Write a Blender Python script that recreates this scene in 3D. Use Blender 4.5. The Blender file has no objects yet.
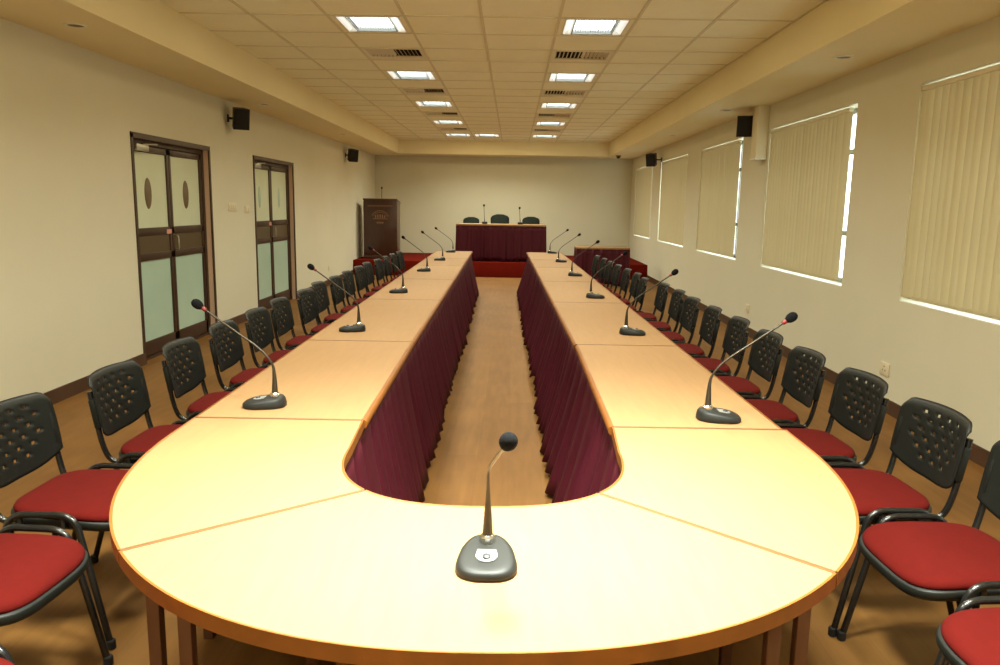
import bpy, bmesh, math, random
from mathutils import Vector, Matrix
random.seed(7)
C = bpy.context.scene.collection
PI = math.pi
R = math.radians

# ------------------------------------------------------------------ materials
def lin(c):
    return tuple((v/12.92 if v <= .04045 else ((v+.055)/1.055)**2.4) for v in [x/255 for x in c])

def mat(name, rgb, rough=.5, metal=0, spec=.5, vary=0, scale=8, stretch=(1,1,1), bump=0, bscale=60, sheen=0, coat=0):
    m = bpy.data.materials.new(name); m.use_nodes = True
    nt = m.node_tree; b = nt.nodes['Principled BSDF']
    c = lin(rgb)+(1,)
    b.inputs['Base Color'].default_value = c
    b.inputs['Roughness'].default_value = rough
    b.inputs['Metallic'].default_value = metal
    b.inputs['Specular IOR Level'].default_value = spec
    if sheen: b.inputs['Sheen Weight'].default_value = sheen
    if coat: b.inputs['Coat Weight'].default_value = coat
    tc = mp = None
    if vary or bump:
        tc = nt.nodes.new('ShaderNodeTexCoord'); mp = nt.nodes.new('ShaderNodeMapping')
        mp.inputs['Scale'].default_value = stretch
        nt.links.new(tc.outputs['Object'], mp.inputs[0])
    if vary:
        n = nt.nodes.new('ShaderNodeTexNoise'); n.inputs['Scale'].default_value = scale; n.inputs['Detail'].default_value = 5
        nt.links.new(mp.outputs[0], n.inputs['Vector'])
        r = nt.nodes.new('ShaderNodeValToRGB')
        r.color_ramp.elements[0].position = .3; r.color_ramp.elements[1].position = .7
        r.color_ramp.elements[0].color = tuple(x*(1-vary) for x in c[:3])+(1,)
        r.color_ramp.elements[1].color = tuple(min(1, x*(1+vary)) for x in c[:3])+(1,)
        nt.links.new(n.outputs['Fac'], r.inputs[0]); nt.links.new(r.outputs[0], b.inputs['Base Color'])
    if bump:
        n2 = nt.nodes.new('ShaderNodeTexNoise'); n2.inputs['Scale'].default_value = bscale; n2.inputs['Detail'].default_value = 3
        nt.links.new(mp.outputs[0], n2.inputs['Vector'])
        bp = nt.nodes.new('ShaderNodeBump'); bp.inputs['Strength'].default_value = bump; bp.inputs['Distance'].default_value = .01
        nt.links.new(n2.outputs['Fac'], bp.inputs['Height']); nt.links.new(bp.outputs[0], b.inputs['Normal'])
    return m

def emit(name, rgb, s):
    m = mat(name, rgb); b = m.node_tree.nodes['Principled BSDF']
    b.inputs['Emission Color'].default_value = lin(rgb)+(1,); b.inputs['Emission Strength'].default_value = s
    return m

def floor_mat():
    m = mat('floor_vinyl', (176,128,84), .5, spec=.15)
    nt = m.node_tree; b = nt.nodes['Principled BSDF']
    tc = nt.nodes.new('ShaderNodeTexCoord')
    br = nt.nodes.new('ShaderNodeTexBrick'); br.offset = .5
    mp0 = nt.nodes.new('ShaderNodeMapping'); mp0.inputs['Rotation'].default_value = (0,0,PI/2)
    nt.links.new(tc.outputs['Object'], mp0.inputs[0]); nt.links.new(mp0.outputs[0], br.inputs['Vector'])
    br.inputs['Scale'].default_value = 1; br.inputs['Brick Width'].default_value = 1.3; br.inputs['Row Height'].default_value = .19
    br.inputs['Mortar Size'].default_value = .0012
    br.inputs['Color1'].default_value = lin((128,90,46))+(1,); br.inputs['Color2'].default_value = lin((121,84,42))+(1,)
    br.inputs['Mortar'].default_value = lin((112,78,42))+(1,)
    mp = nt.nodes.new('ShaderNodeMapping'); mp.inputs['Scale'].default_value = (9,1.1,1)
    nt.links.new(tc.outputs['Object'], mp.inputs[0])
    n = nt.nodes.new('ShaderNodeTexNoise'); n.inputs['Scale'].default_value = 2.4; n.inputs['Detail'].default_value = 6
    nt.links.new(mp.outputs[0], n.inputs['Vector'])
    n3 = nt.nodes.new('ShaderNodeTexNoise'); n3.inputs['Scale'].default_value = 1.7; n3.inputs['Detail'].default_value = 3
    nt.links.new(tc.outputs['Object'], n3.inputs['Vector'])
    ad = nt.nodes.new('ShaderNodeMath'); ad.operation = 'ADD'
    nt.links.new(n.outputs['Fac'], ad.inputs[0]); nt.links.new(n3.outputs['Fac'], ad.inputs[1])
    rm = nt.nodes.new('ShaderNodeMapRange'); rm.inputs[1].default_value = .7; rm.inputs[2].default_value = 1.3
    rm.inputs[3].default_value = .82; rm.inputs[4].default_value = 1.14
    nt.links.new(ad.outputs[0], rm.inputs[0])
    mx = nt.nodes.new('ShaderNodeVectorMath'); mx.operation = 'SCALE'
    nt.links.new(br.outputs['Color'], mx.inputs[0]); nt.links.new(rm.outputs[0], mx.inputs['Scale'])
    nt.links.new(mx.outputs[0], b.inputs['Base Color'])
    return m

def translucent_mat(name, rgb, t=.45):
    m = bpy.data.materials.new(name); m.use_nodes = True; nt = m.node_tree
    b = nt.nodes['Principled BSDF']; b.inputs['Base Color'].default_value = lin(rgb)+(1,); b.inputs['Roughness'].default_value = .8
    b.inputs['Specular IOR Level'].default_value = .2
    tr = nt.nodes.new('ShaderNodeBsdfTranslucent'); tr.inputs[0].default_value = lin(rgb)+(1,)
    mx = nt.nodes.new('ShaderNodeMixShader'); mx.inputs[0].default_value = t
    nt.links.new(b.outputs[0], mx.inputs[1]); nt.links.new(tr.outputs[0], mx.inputs[2])
    nt.links.new(mx.outputs[0], nt.nodes['Material Output'].inputs[0])
    return m

def glass_mat():
    m = bpy.data.materials.new('window_glass'); m.use_nodes = True; nt = m.node_tree
    nt.nodes.remove(nt.nodes['Principled BSDF'])
    t = nt.nodes.new('ShaderNodeBsdfTransparent'); t.inputs[0].default_value = (.93,.97,.95,1)
    g = nt.nodes.new('ShaderNodeBsdfGlossy'); g.inputs['Roughness'].default_value = .02
    mx = nt.nodes.new('ShaderNodeMixShader'); mx.inputs[0].default_value = .06
    nt.links.new(t.outputs[0], mx.inputs[1]); nt.links.new(g.outputs[0], mx.inputs[2])
    nt.links.new(mx.outputs[0], nt.nodes['Material Output'].inputs[0])
    return m

M = {}
M['wall'] = mat('wall_paint', (219,215,192), .75, spec=.25, vary=.02, scale=1.3)
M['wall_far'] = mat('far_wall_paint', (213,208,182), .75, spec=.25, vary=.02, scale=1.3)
M['soffit'] = mat('soffit_paint', (240,228,186), .8, spec=.2, vary=.02, scale=1.3)
M['tile'] = mat('ceiling_tile', (254,252,226), .9, spec=.1, vary=.02, scale=3, bump=.15, bscale=160)
M['tbar'] = mat('ceiling_grid_paint', (226,220,190), .5)
M['floor'] = floor_mat()
M['base'] = mat('skirting_tile', (74,52,38), .4, vary=.25, scale=6)
M['maple'] = mat('maple_laminate', (150,117,80), .55, spec=.12, vary=.05, scale=3, stretch=(14,1.6,1))
M['edge'] = mat('beech_edge', (126,74,24), .4, vary=.14, scale=5, stretch=(3,3,3))
M['lip'] = mat('joint_lipping', (104,70,40), .5)
M['legwood'] = mat('brown_leg_wood', (98,62,38), .5, vary=.15, scale=6, stretch=(1,1,.2))
M['rail'] = mat('table_rail', (96,62,38), .6)
M['skirt'] = mat('maroon_satin', (70,18,30), .6, spec=.2, vary=.12, scale=5, stretch=(6,6,.6))
M['plastic'] = mat('black_plastic', (20,22,18), .5, spec=.35, bump=.06, bscale=500)
M['tube'] = mat('black_painted_tube', (26,26,25), .22, spec=.6)
M['red'] = mat('red_upholstery', (86,14,9), .9, spec=.12, vary=.06, scale=30, bump=.25, bscale=700)
M['rubber'] = mat('black_rubber', (22,22,22), .7)
M['micbody'] = mat('mic_plastic', (30,31,29), .5, spec=.3)
M['micneck'] = mat('mic_gooseneck', (66,60,50), .35, metal=.6)
M['foam'] = mat('mic_foam', (22,22,24), .95, spec=.1, bump=.5, bscale=900)
M['chrome'] = mat('chrome', (220,220,215), .2, metal=1)
M['silver'] = mat('silver_plate', (165,166,164), .35, metal=.5)
M['redled'] = emit('red_ring', (120,24,24), .05)
M['darkbtn'] = mat('dark_button', (50,50,55), .4)
M['carpet'] = mat('red_carpet', (104,24,14), .95, spec=.05, vary=.12, scale=40, bump=.3, bscale=300)
M['podium'] = mat('podium_wood', (64,34,22), .35, vary=.2, scale=4, stretch=(6,6,1), coat=.2)
M['podmark'] = mat('podium_lettering', (150,114,90), .5)
M['velvet'] = mat('dark_green_leather', (20,28,20), .75, spec=.15)
M['alu'] = mat('dark_door_frame', (62,42,30), .4, spec=.5)
M['doorpanel'] = mat('door_mid_panel', (88,74,50), .35, spec=.5)
M['frost'] = mat('frosted_glass', (180,208,190), .3, spec=.5, vary=.05, scale=2)
M['frost2'] = mat('frosted_glass_pale', (216,226,198), .3, spec=.5, vary=.05, scale=2)
M['ovalmark'] = mat('oval_door_mark', (112,96,70), .5, vary=.2, scale=8)
M['reveal'] = mat('door_reveal_paint', (236,204,178), .7)
M['steel'] = mat('brushed_steel', (190,190,185), .3, metal=.9)
M['white'] = mat('white_enamel', (240,240,236), .4)
M['offwhite'] = mat('switch_plastic', (226,216,186), .45)
M['grille'] = mat('vent_dark', (58,46,30), .8)
M['ventpaint'] = mat('vent_paint', (238,232,208), .5)
M['spk'] = mat('speaker_black', (30,26,24), .55)
M['spkgrill'] = mat('speaker_grille', (24,21,20), .8, bump=.6, bscale=400)
M['downl'] = mat('downlight_dark', (96,86,62), .5)
M['louver'] = mat('louver_metal', (170,174,172), .5)
M['diff'] = emit('lamp_diffuser', (244,252,250), 5.0)
M['endglow'] = emit('reflector_glow', (244,246,240), .5)  # glow standing in for lamp light caught by the end reflectors
M['blind'] = translucent_mat('blind_fabric', (204,192,154), .06)
M['aluframe'] = mat('window_aluminium', (150,152,148), .4, metal=.5)
M['glass'] = glass_mat()
M['pink'] = mat('pink_sticker', (214,150,140), .6)

# ------------------------------------------------------------------ mesh building
class MB:
    def __init__(s): s.v = []; s.f = []
    def add(s, vs, fs):
        o = len(s.v); s.v += [tuple(v) for v in vs]; s.f += [tuple(i+o for i in f) for f in fs]; return s
    def box(s, c, size, bev=0, rot=None):
        bm = bmesh.new(); bmesh.ops.create_cube(bm, size=1)
        bmesh.ops.scale(bm, vec=size, verts=bm.verts)
        if bev: bmesh.ops.bevel(bm, geom=bm.edges[:], offset=bev, segments=2, affect='EDGES', profile=.5)
        if rot is not None: bmesh.ops.transform(bm, matrix=rot.to_4x4(), verts=bm.verts)
        bmesh.ops.translate(bm, vec=c, verts=bm.verts)
        bm.verts.index_update()
        s.add([v.co[:] for v in bm.verts], [[v.index for v in f.verts] for f in bm.faces]); bm.free(); return s
    def bx(s, x0, x1, y0, y1, z0, z1, bev=0):
        return s.box(((x0+x1)/2, (y0+y1)/2, (z0+z1)/2), (abs(x1-x0), abs(y1-y0), abs(z1-z0)), bev)
    def tube(s, path, rad, n=10, cap=True):
        P = [Vector(p) for p in path]; k = len(P)
        rr = rad if isinstance(rad, (list, tuple)) else [rad]*k
        vs = []; up = None
        for i in range(k):
            t = (P[min(i+1,k-1)]-P[max(i-1,0)]).normalized()
            if up is None: up = Vector((0,0,1)) if abs(t.z) < .9 else Vector((1,0,0))
            a = (up - t*up.dot(t)).normalized(); b = t.cross(a); up = a
            for j in range(n):
                th = 2*PI*j/n; vs.append(P[i]+(a*math.cos(th)+b*math.sin(th))*rr[i])
        fs = [(i*n+j, i*n+(j+1)%n, (i+1)*n+(j+1)%n, (i+1)*n+j) for i in range(k-1) for j in range(n)]
        if cap: fs += [tuple(range(n-1,-1,-1)), tuple(range((k-1)*n, k*n))]
        return s.add(vs, fs)
    def lathe(s, prof, n=24, M4=None):
        vs = []; fs = []
        for r, z in prof:
            for j in range(n):
                a = 2*PI*j/n; v = Vector((r*math.cos(a), r*math.sin(a), z)); vs.append(M4 @ v if M4 else v)
        k = len(prof)
        fs = [(i*n+j, i*n+(j+1)%n, (i+1)*n+(j+1)%n, (i+1)*n+j) for i in range(k-1) for j in range(n)]
        if prof[0][0] > 1e-6: fs.append(tuple(range(n-1,-1,-1)))
        if prof[-1][0] > 1e-6: fs.append(tuple(range((k-1)*n, k*n)))
        return s.add(vs, fs)
    def prism(s, pts, z0, z1):
        n = len(pts)
        vs = [(x,y,z0) for x,y in pts]+[(x,y,z1) for x,y in pts]
        fs = [tuple(range(n-1,-1,-1)), tuple(range(n,2*n))]+[(i,(i+1)%n,n+(i+1)%n,n+i) for i in range(n)]
        return s.add(vs, fs)
    def rings(s, rings, cap_top=True, cap_bot=True):
        n = len(rings[0]); vs = [p for r in rings for p in r]; k = len(rings)
        fs = [(i*n+j, i*n+(j+1)%n, (i+1)*n+(j+1)%n, (i+1)*n+j) for i in range(k-1) for j in range(n)]
        if cap_bot: fs.append(tuple(range(n-1,-1,-1)))
        if cap_top: fs.append(tuple(range((k-1)*n, k*n)))
        return s.add(vs, fs)
    def build(s, name, m, parent=None, smooth=35, loc=None, rz=0):
        me = bpy.data.meshes.new(name); me.from_pydata(s.v, [], s.f)
        bm = bmesh.new(); bm.from_mesh(me); bmesh.ops.remove_doubles(bm, verts=bm.verts, dist=1e-6)
        bmesh.ops.recalc_face_normals(bm, faces=bm.faces); bm.to_mesh(me); bm.free()
        me.materials.append(m)
        if smooth:
            me.shade_smooth(); me.set_sharp_from_angle(angle=R(smooth))
        o = bpy.data.objects.new(name, me); C.objects.link(o)
        if parent: o.parent = parent
        if loc: o.location = loc
        if rz: o.rotation_euler.z = rz
        return o

def smooth_path(pts, r=.03, n=5):
    """round the corners of a polyline"""
    P = [Vector(p) for p in pts]; out = [P[0]]
    for i in range(1, len(P)-1):
        a, b, c = P[i-1], P[i], P[i+1]
        d1 = min(r, (a-b).length*.45); d2 = min(r, (c-b).length*.45)
        p, q = b+(a-b).normalized()*d1, b+(c-b).normalized()*d2
        for k in range(n+1):
            t = k/n; out.append(p*(1-t)**2 + b*2*t*(1-t) + q*t*t)
    out.append(P[-1]); return out

def tag(o, label, cat, group=None):
    o['label'] = label; o['category'] = cat
    if group: o['group'] = group
    return o
def thing(name, label, cat, loc=(0,0,0), rz=0, group=None):
    o = bpy.data.objects.new(name, None); C.objects.link(o); o.empty_display_size = .1
    o.location = loc; o.rotation_euler.z = rz
    return tag(o, label, cat, group)
def struct(o): o['kind'] = 'structure'; return o
def copy_tree(o, parent=None):
    c = o.copy(); C.objects.link(c)
    if parent: c.parent = parent
    for ch in list(o.children): copy_tree(ch, c)
    return c

# ------------------------------------------------------------------ room
XL, XR, YB, YF = -3.46, 2.935, -2.5, 19.32
SZ, CZ = 2.73, 3.053
XSL, XSR, YBM = -2.76, 2.254, 18.54
WT = .25
WINS = [(.3,2.52),(3.55,5.77),(6.79,9.05),(10.06,12.27),(13.2,15.55),(16.46,18.67)]
WZ0, WZ1 = .877, 2.457
DOORS = [(7.0,8.77),(10.27,12.1)]
DH = 2.115

struct(MB().bx(XL-.3, XR+.3, YB-.3, YF+.3, -.12, 0).build('floor', M['floor'], smooth=0))
w = MB()
ys = [YB-.25]+[v for a in WINS for v in a]+[YF+.25]
for i in range(0, len(ys), 2): w.bx(XR, XR+WT, ys[i], ys[i+1], 0, 3.3)
for a, b in WINS: w.bx(XR, XR+WT, a, b, 0, WZ0); w.bx(XR, XR+WT, a, b, WZ1, 3.3)
struct(w.build('wall_right', M['wall'], smooth=0))
w = MB()
ys = [YB-.25]+[v for a in DOORS for v in a]+[YF+.25]
for i in range(0, len(ys), 2): w.bx(XL-WT, XL, ys[i], ys[i+1], 0, 3.3)
for a, b in DOORS: w.bx(XL-WT, XL, a, b, DH, 3.3)
struct(w.build('wall_left', M['wall'], smooth=0))
struct(MB().bx(XL, XR, YF, YF+.25, 0, 3.3).build('wall_far', M['wall_far'], smooth=0))
struct(MB().bx(XL, XR, YB-.25, YB, 0, 3.3).build('wall_near', M['wall'], smooth=0))
struct(MB().bx(XL, XSL, YB, YF, SZ, 3.3).build('trim_1', M['soffit'], smooth=0))
struct(MB().bx(XSR, XR, YB, YF, SZ, 3.3).build('trim_2', M['soffit'], smooth=0))
struct(MB().bx(XSL, XSR, YBM, YF, SZ, 3.3).build('trim_3', M['soffit'], smooth=0))

# ceiling tiles with openings for the lights and vents
GX0, GPX, GY0, GPY = -.918, .633, 6.51, .645
LCOL, RCOL, CCOL, NCOL = -1, 2, 0, 1           # tile columns: k -> [GX0+k*GPX, GX0+(k+1)*GPX]
LROWS = [-12,-8,-4,0,4,8,12,16]
VROWS = [-2,2,6,10,14]
lights = [(c, r) for r in LROWS for c in (LCOL, RCOL)]+[(CCOL, 16), (NCOL, -8)]  # last one is an unseen light added to brighten the near table end
vents = [(c, r) for r in VROWS for c in (LCOL, RCOL)]
skip = set(lights)|set(vents)
cm = MB(); gm = MB()
kx = range(-3, 6); ky = range(-14, 20)
for i in kx:
    x0, x1 = max(XSL, GX0+i*GPX), min(XSR, GX0+(i+1)*GPX)
    if x1-x0 < .005: continue
    for j in ky:
        y0, y1 = max(YB, GY0+j*GPY), min(YBM, GY0+(j+1)*GPY)
        if y1-y0 < .005 or (i, j) in skip: continue
        cm.bx(x0, x1, y0, y1, CZ, CZ+.02)
for i in kx:
    x = GX0+i*GPX
    if XSL < x < XSR: gm.bx(x-.012, x+.012, YB, YBM, CZ-.006, CZ+.01)
for j in ky:
    y = GY0+j*GPY
    if YB < y < YBM: gm.bx(XSL, XSR, y-.012, y+.012, CZ-.006, CZ+.01)
ceil = struct(cm.build('ceiling', M['tile'], smooth=0))
gm.build('ceiling_grid', M['tbar'], ceil, smooth=0)

# baseboards
struct(MB().bx(XL, XL+.012, YB, 7.0, 0, .11).bx(XL, XL+.012, 8.77, 10.27, 0, .11).bx(XL, XL+.012, 12.1, 16.5, 0, .11).build('baseboard_left', M['base'], smooth=0))
struct(MB().bx(XR-.012, XR, YB, 16.5, 0, .11).build('baseboard_right', M['base'], smooth=0))

# ------------------------------------------------------------------ windows and blinds
def window(k, a, b):
    root = bpy.data.objects.new('window_%d' % k, None); C.objects.link(root); struct(root)
    root.location = (XR+.17, (a+b)/2, WZ0); L = b-a; H = WZ1-WZ0; h = L/2
    f = MB(); t = .045
    for y0, y1 in ((-h,-h+t),(h-t,h),(-t/2,t/2),(-h/2-t/2,-h/2+t/2),(h/2-t/2,h/2+t/2)): f.bx(-.025,.025,y0,y1,0,H)
    for z in (0, H-t, 1.2-t/2, .46-t/2): f.bx(-.025,.025,-h,h,z,z+t)
    f.build('window_frame', M['aluframe'], root, smooth=0)
    MB().bx(-.003,.003,-h+.01,h-.01,.01,H-.01).build('window_pane', M['glass'], root, smooth=0)
    MB().bx(-.165,.0,-h,h,0,0.006).build('window_sill', M['white'], root, smooth=0)
for k, (a, b) in enumerate(WINS): window(k+1, a, b)

def blind(a, b, label, near_gap, far_gap, seed):
    rnd = random.Random(seed)
    y0, y1 = a+near_gap, b-far_gap
    root = thing('vertical_blind', label, 'blind', (XR+.026, (y0+y1)/2, WZ1), 0, 'vertical blinds along the right wall')
    L = y1-y0; h = L/2; top, bot = -.048, -(WZ1-WZ0)+.04
    MB().bx(-.02,.02,-h,h,-.05,-.015,.004).build('headrail', M['offwhite'], root)
    s = MB(); n = int(L/.088); p = L/n
    for i in range(n):
        c = -h+p*(i+.5); ang = R(14+rnd.uniform(-6,6)); ca, sa = math.cos(ang), math.sin(ang)
        pts = []
        for q in range(6):
            u = (q/5-.5)*.1; d = -.006*(1-(2*q/5-1)**2)
            pts.append((d*ca - u*sa, c + u*ca + d*sa))
        vs = [(x,y,bot) for x,y in pts]+[(x,y,top) for x,y in pts]
        s.add(vs, [(q,q+1,7+q,6+q) for q in range(5)])
    sl = s.build('slats', M['blind'], root, smooth=60)
    w_ = MB()
    for i in range(n):
        c = -h+p*(i+.5); w_.bx(-.004,.004,c-.04,c+.04,bot-.012,bot+.012)
    w_.build('slat_weights', M['blind'], root, smooth=0)
    return root
BL = ['beige vertical blind of the window beside the camera, out past the photo edge','beige vertical blind nearest the camera, cut off by the right edge of the photo',
      'beige vertical blind between the cut-off nearest blind and the white wall box',
      'beige vertical blind just beyond the white wall box and larger speaker on right wall',
      'beige vertical blind with bright gaps down both sides, second from the far wall',
      'narrowest looking beige vertical blind, next to the far wall beneath the small speaker']
for k, (a, b) in enumerate(WINS):
    if k == 0: continue
    blind(a, b, BL[k], [0,.1,.18,.22,.12,.24][k], [0,.002,.006,.002,.05,.002][k], k)

# ------------------------------------------------------------------ doors
def door(k, a, b, pane):
    root = bpy.data.objects.new('door_%d' % k, None); C.objects.link(root); struct(root)
    root.location = (XL-.09, (a+b)/2, 0); L = b-a; h = L/2
    # reveals of the opening
    rv = MB(); rv.bx(.02,.088,h-.01,h,0,DH); rv.bx(.02,.088,-h,-h+.01,0,DH); rv.bx(.02,.088,-h,h,DH-.01,DH)
    rv.build('door_reveal', M['reveal'], root, smooth=0)
    cs = MB(); c = .035                                    # slim dark casing round the opening
    cs.bx(.088,.1,-h-.02,-h+.02,0,DH+.02); cs.bx(.088,.1,h-.02,h+.02,0,DH+.02); cs.bx(.088,.1,-h-.02,h+.02,DH-.02,DH+.03)
    cs.build('door_casing', M['alu'], root, smooth=0)
    f = MB(); t = .055
    f.bx(-.03,.03,-h+.01,-h+.01+t,0,DH-.01,.004); f.bx(-.03,.03,h-.01-t,h-.01,0,DH-.01,.004); f.bx(-.03,.03,-h+.01,h-.01,DH-.01-t,DH-.01,.004)
    f.bx(-.03,.03,-h,h,0,.03)
    f.build('door_frame', M['alu'], root)
    for s in (-1, 1):
        y0, y1 = (-h+.07, -.004) if s < 0 else (.004, h-.07)
        st = .085
        lf = MB()
        for z0, z1 in ((.035,.175),(.955,1.025),(1.195,1.27),(1.985,2.045)): lf.bx(-.022,.022,y0,y1,z0,z1,.004)
        lf.bx(-.022,.022,y0,y0+st*.55,.035,2.045,.004); lf.bx(-.022,.022,y1-st*.55,y1,.035,2.045,.004)
        lo = lf.build('door_leaf', M['alu'], root)
        i0, i1 = y0+st*.5, y1-st*.5
        MB().bx(-.006,.006,i0,i1,1.26,1.99).build('upper_glass', pane, lo, smooth=0)
        MB().bx(-.006,.006,i0,i1,.17,.96).build('lower_glass', M['frost'], lo, smooth=0)
        MB().bx(-.012,.012,i0,i1,1.02,1.2).build('mid_panel', M['doorpanel'], lo, smooth=0)
        # raised oval mark on the upper glass
        ov = MB(); cy = (i0+i1)/2+(-.04 if s < 0 else .0); cz = 1.6
        pts = [(.07*math.cos(q*PI/16)*(1 if k == 1 else .7), .15*math.sin(q*PI/16)) for q in range(32)]
        vs = [(.0065, cy+p[0], cz+p[1]) for p in pts]+[(.011, cy+p[0]*.95, cz+p[1]*.95) for p in pts]
        ov.add(vs, [tuple(range(31,-1,-1)), tuple(range(32,64))]+[(q,(q+1)%32,32+(q+1)%32,32+q) for q in range(32)])
        ov.build('oval_mark', M['ovalmark'] if k == 1 else M['frost'], lo)
        # pull handle
        yh = y1-.07 if s < 0 else y0+.055
        if s > 0:
            hd = MB(); hd.tube(smooth_path([(.02,yh,1.03),(.06,yh,1.03),(.06,yh,1.17),(.02,yh,1.17)],.02), .008, 8)
            hd.build('pull_handle', M['steel'], lo)
        else:
            MB().bx(.02,.024,yh-.05,yh+.06,1.2,1.245).build('sticker', M['pink'], lo, smooth=0)
    # overhead closer
    MB().bx(.03,.08,-h+.12,-h+.36,1.99,2.05,.006).tube([(.05,-h+.3,2.055),(.07,-h+.55,2.07)],.008,6).build('door_closer', M['steel'], root)
    # dark void board behind the glass
    MB().bx(-.16,-.15,-h,h,0,DH).build('corridor_screen', M['doorpanel'], root, smooth=0)
door(1, *DOORS[0], M['frost2']); door(2, *DOORS[1], M['frost2'])

# ------------------------------------------------------------------ ceiling lights, vents, downlights
LW = 21.5
def ceiling_light(c, r, label, power, spread=141):
    x0, y0 = GX0+c*GPX, GY0+r*GPY
    root = thing('ceiling_light', label, 'light', (x0+GPX/2, y0+GPY/2, CZ), 0, 'louvred ceiling lights')
    hx, hy = GPX/2-.05, GPY/2-.035
    fl = MB(); gx, gy = GPX/2-.0115, GPY/2-.0115
    fl.bx(-gx,-hx,-gy,gy,0,.02); fl.bx(hx,gx,-gy,gy,0,.02); fl.bx(-hx,hx,-gy,-hy,0,.02); fl.bx(-hx,hx,hy,gy,0,.02)
    fl.build('surround', M['tile'], root, smooth=0)
    f = MB()
    # outer white pan: rim, sloped end reflectors, top
    f.bx(-hx,hx,-hy,-hy+.02,-.004,.09); f.bx(-hx,hx,hy-.02,hy,-.004,.09); f.bx(-hx,-hx+.012,-hy,hy,-.004,.09); f.bx(hx-.012,hx,-hy,hy,-.004,.09)
    f.bx(-hx,hx,-hy,hy,.088,.1)
    f.build('housing', M['white'], root, smooth=0)
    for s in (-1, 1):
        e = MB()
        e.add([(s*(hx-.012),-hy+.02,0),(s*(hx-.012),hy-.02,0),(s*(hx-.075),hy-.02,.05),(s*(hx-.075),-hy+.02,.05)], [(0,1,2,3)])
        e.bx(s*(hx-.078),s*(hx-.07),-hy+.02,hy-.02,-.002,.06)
        e.build('glowing_end_reflector', M['endglow'], root, smooth=0)  # reflector, its lit look put in as emission
    MB().bx(-hx+.09,hx-.09,-hy+.03,hy-.03,.045,.05).build('diffuser', M['diff'], root, smooth=0)
    lv = MB()
    n = 16
    for i in range(n):
        x = -hx+.1+(2*hx-.2)*i/(n-1); lv.bx(x-.003,x+.003,-hy+.03,hy-.03,.018,.03)
    lv.bx(-hx+.085,-hx+.093,-hy+.02,hy-.02,-.003,.03); lv.bx(hx-.093,hx-.085,-hy+.02,hy-.02,-.003,.03)
    lv.bx(-hx+.085,hx-.085,-hy+.02,-hy+.035,-.003,.03); lv.bx(-hx+.085,hx-.085,hy-.035,hy-.02,-.003,.03)
    lv.build('louver', M['louver'], root, smooth=0)
    ld = bpy.data.lights.new('lamp', 'AREA'); ld.shape = 'RECTANGLE'; ld.size = .4; ld.size_y = .5
    ld.energy = power; ld.color = (.95,1,.88); ld.spread = R(spread)
    lo = bpy.data.objects.new('lamp', ld); C.objects.link(lo); lo.parent = root; lo.location = (0,0,-.006)
    l2 = bpy.data.lights.new('warm_fill', 'AREA'); l2.shape = 'RECTANGLE'; l2.size = .42; l2.size_y = .06  # warm fill light added in each fixture to lift the upper walls
    l2.energy = 10.0; l2.color = (1,.8,.44)
    l2o = bpy.data.objects.new('warm_fill', l2); C.objects.link(l2o); l2o.parent = root; l2o.location = (0,0,-.008)
    return root
ORD = ['nearest the camera','second from the camera','third from the camera','fourth from the camera','farthest from the camera']
for c, r in lights:
    i = LROWS.index(r)-3
    if (c, r) == (NCOL, -8): lab = 'added unseen louvred light overhead in the middle, brightening the rounded table end'
    elif c == CCOL: lab = 'small lit ceiling light by itself at the far end between the two rows'
    else:
        side = 'left' if c == LCOL else 'right'
        lab = ('lit louvred ceiling light in the %s row, %s' % (side, ORD[i])) if i >= 0 else ('louvred ceiling light overhead in the %s row, %s row out of the photo' % (side, ['third','second','first'][i+3]))
    ceiling_light(c, r, lab, LW*{-12:1.4,-8:1.7,-4:1.15}.get(r,1) if (c, r) != (NCOL, -8) else 95, 90 if (c, r) == (NCOL, -8) else 141)

def vent(c, r, label):
    x0, y0 = GX0+c*GPX, GY0+r*GPY
    root = thing('air_vent', label, 'vent', (x0+GPX/2, y0+GPY/2, CZ), 0, 'ceiling air vents')
    hx, hy = GPX/2-.012, GPY/2-.012; a, b = -.24, .17
    f = MB(); f.bx(-hx,hx,-hy,a,-.002,.015); f.bx(-hx,hx,b,hy,-.002,.015); f.bx(-hx,-hx+.035,a,b,-.002,.015); f.bx(hx-.035,hx,a,b,-.002,.015)
    f.build('frame', M['ventpaint'], root, smooth=0)
    MB().bx(-hx,hx,-hy,hy,.1,.11).bx(-hx,hx,b,b+.01,.015,.1).bx(-hx,hx,a-.01,a,.015,.1).bx(-hx,-hx+.01,-hy,hy,.015,.1).bx(hx-.01,hx,-hy,hy,.015,.1).build('duct', M['grille'], root, smooth=0)
    s = MB(); n = 14
    for i in range(n):
        x = -hx+.045+(2*hx-.09)*i/(n-1)
        s.box((x,(a+b)/2,.014), (.003,b-a,.036), rot=Matrix.Rotation(R(35 if i < n/2 else -35),3,'Y'))
    s.build('blades', M['ventpaint'], root, smooth=0)
VORD = {-2:'overhead out of the photo',2:'nearest the camera',6:'second from the camera',10:'third from the camera',14:'farthest from the camera'}
for c, r in vents: vent(c, r, 'slatted air vent in the %s row of ceiling lights, %s' % ('left' if c == LCOL else 'right', VORD[r]))

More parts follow.
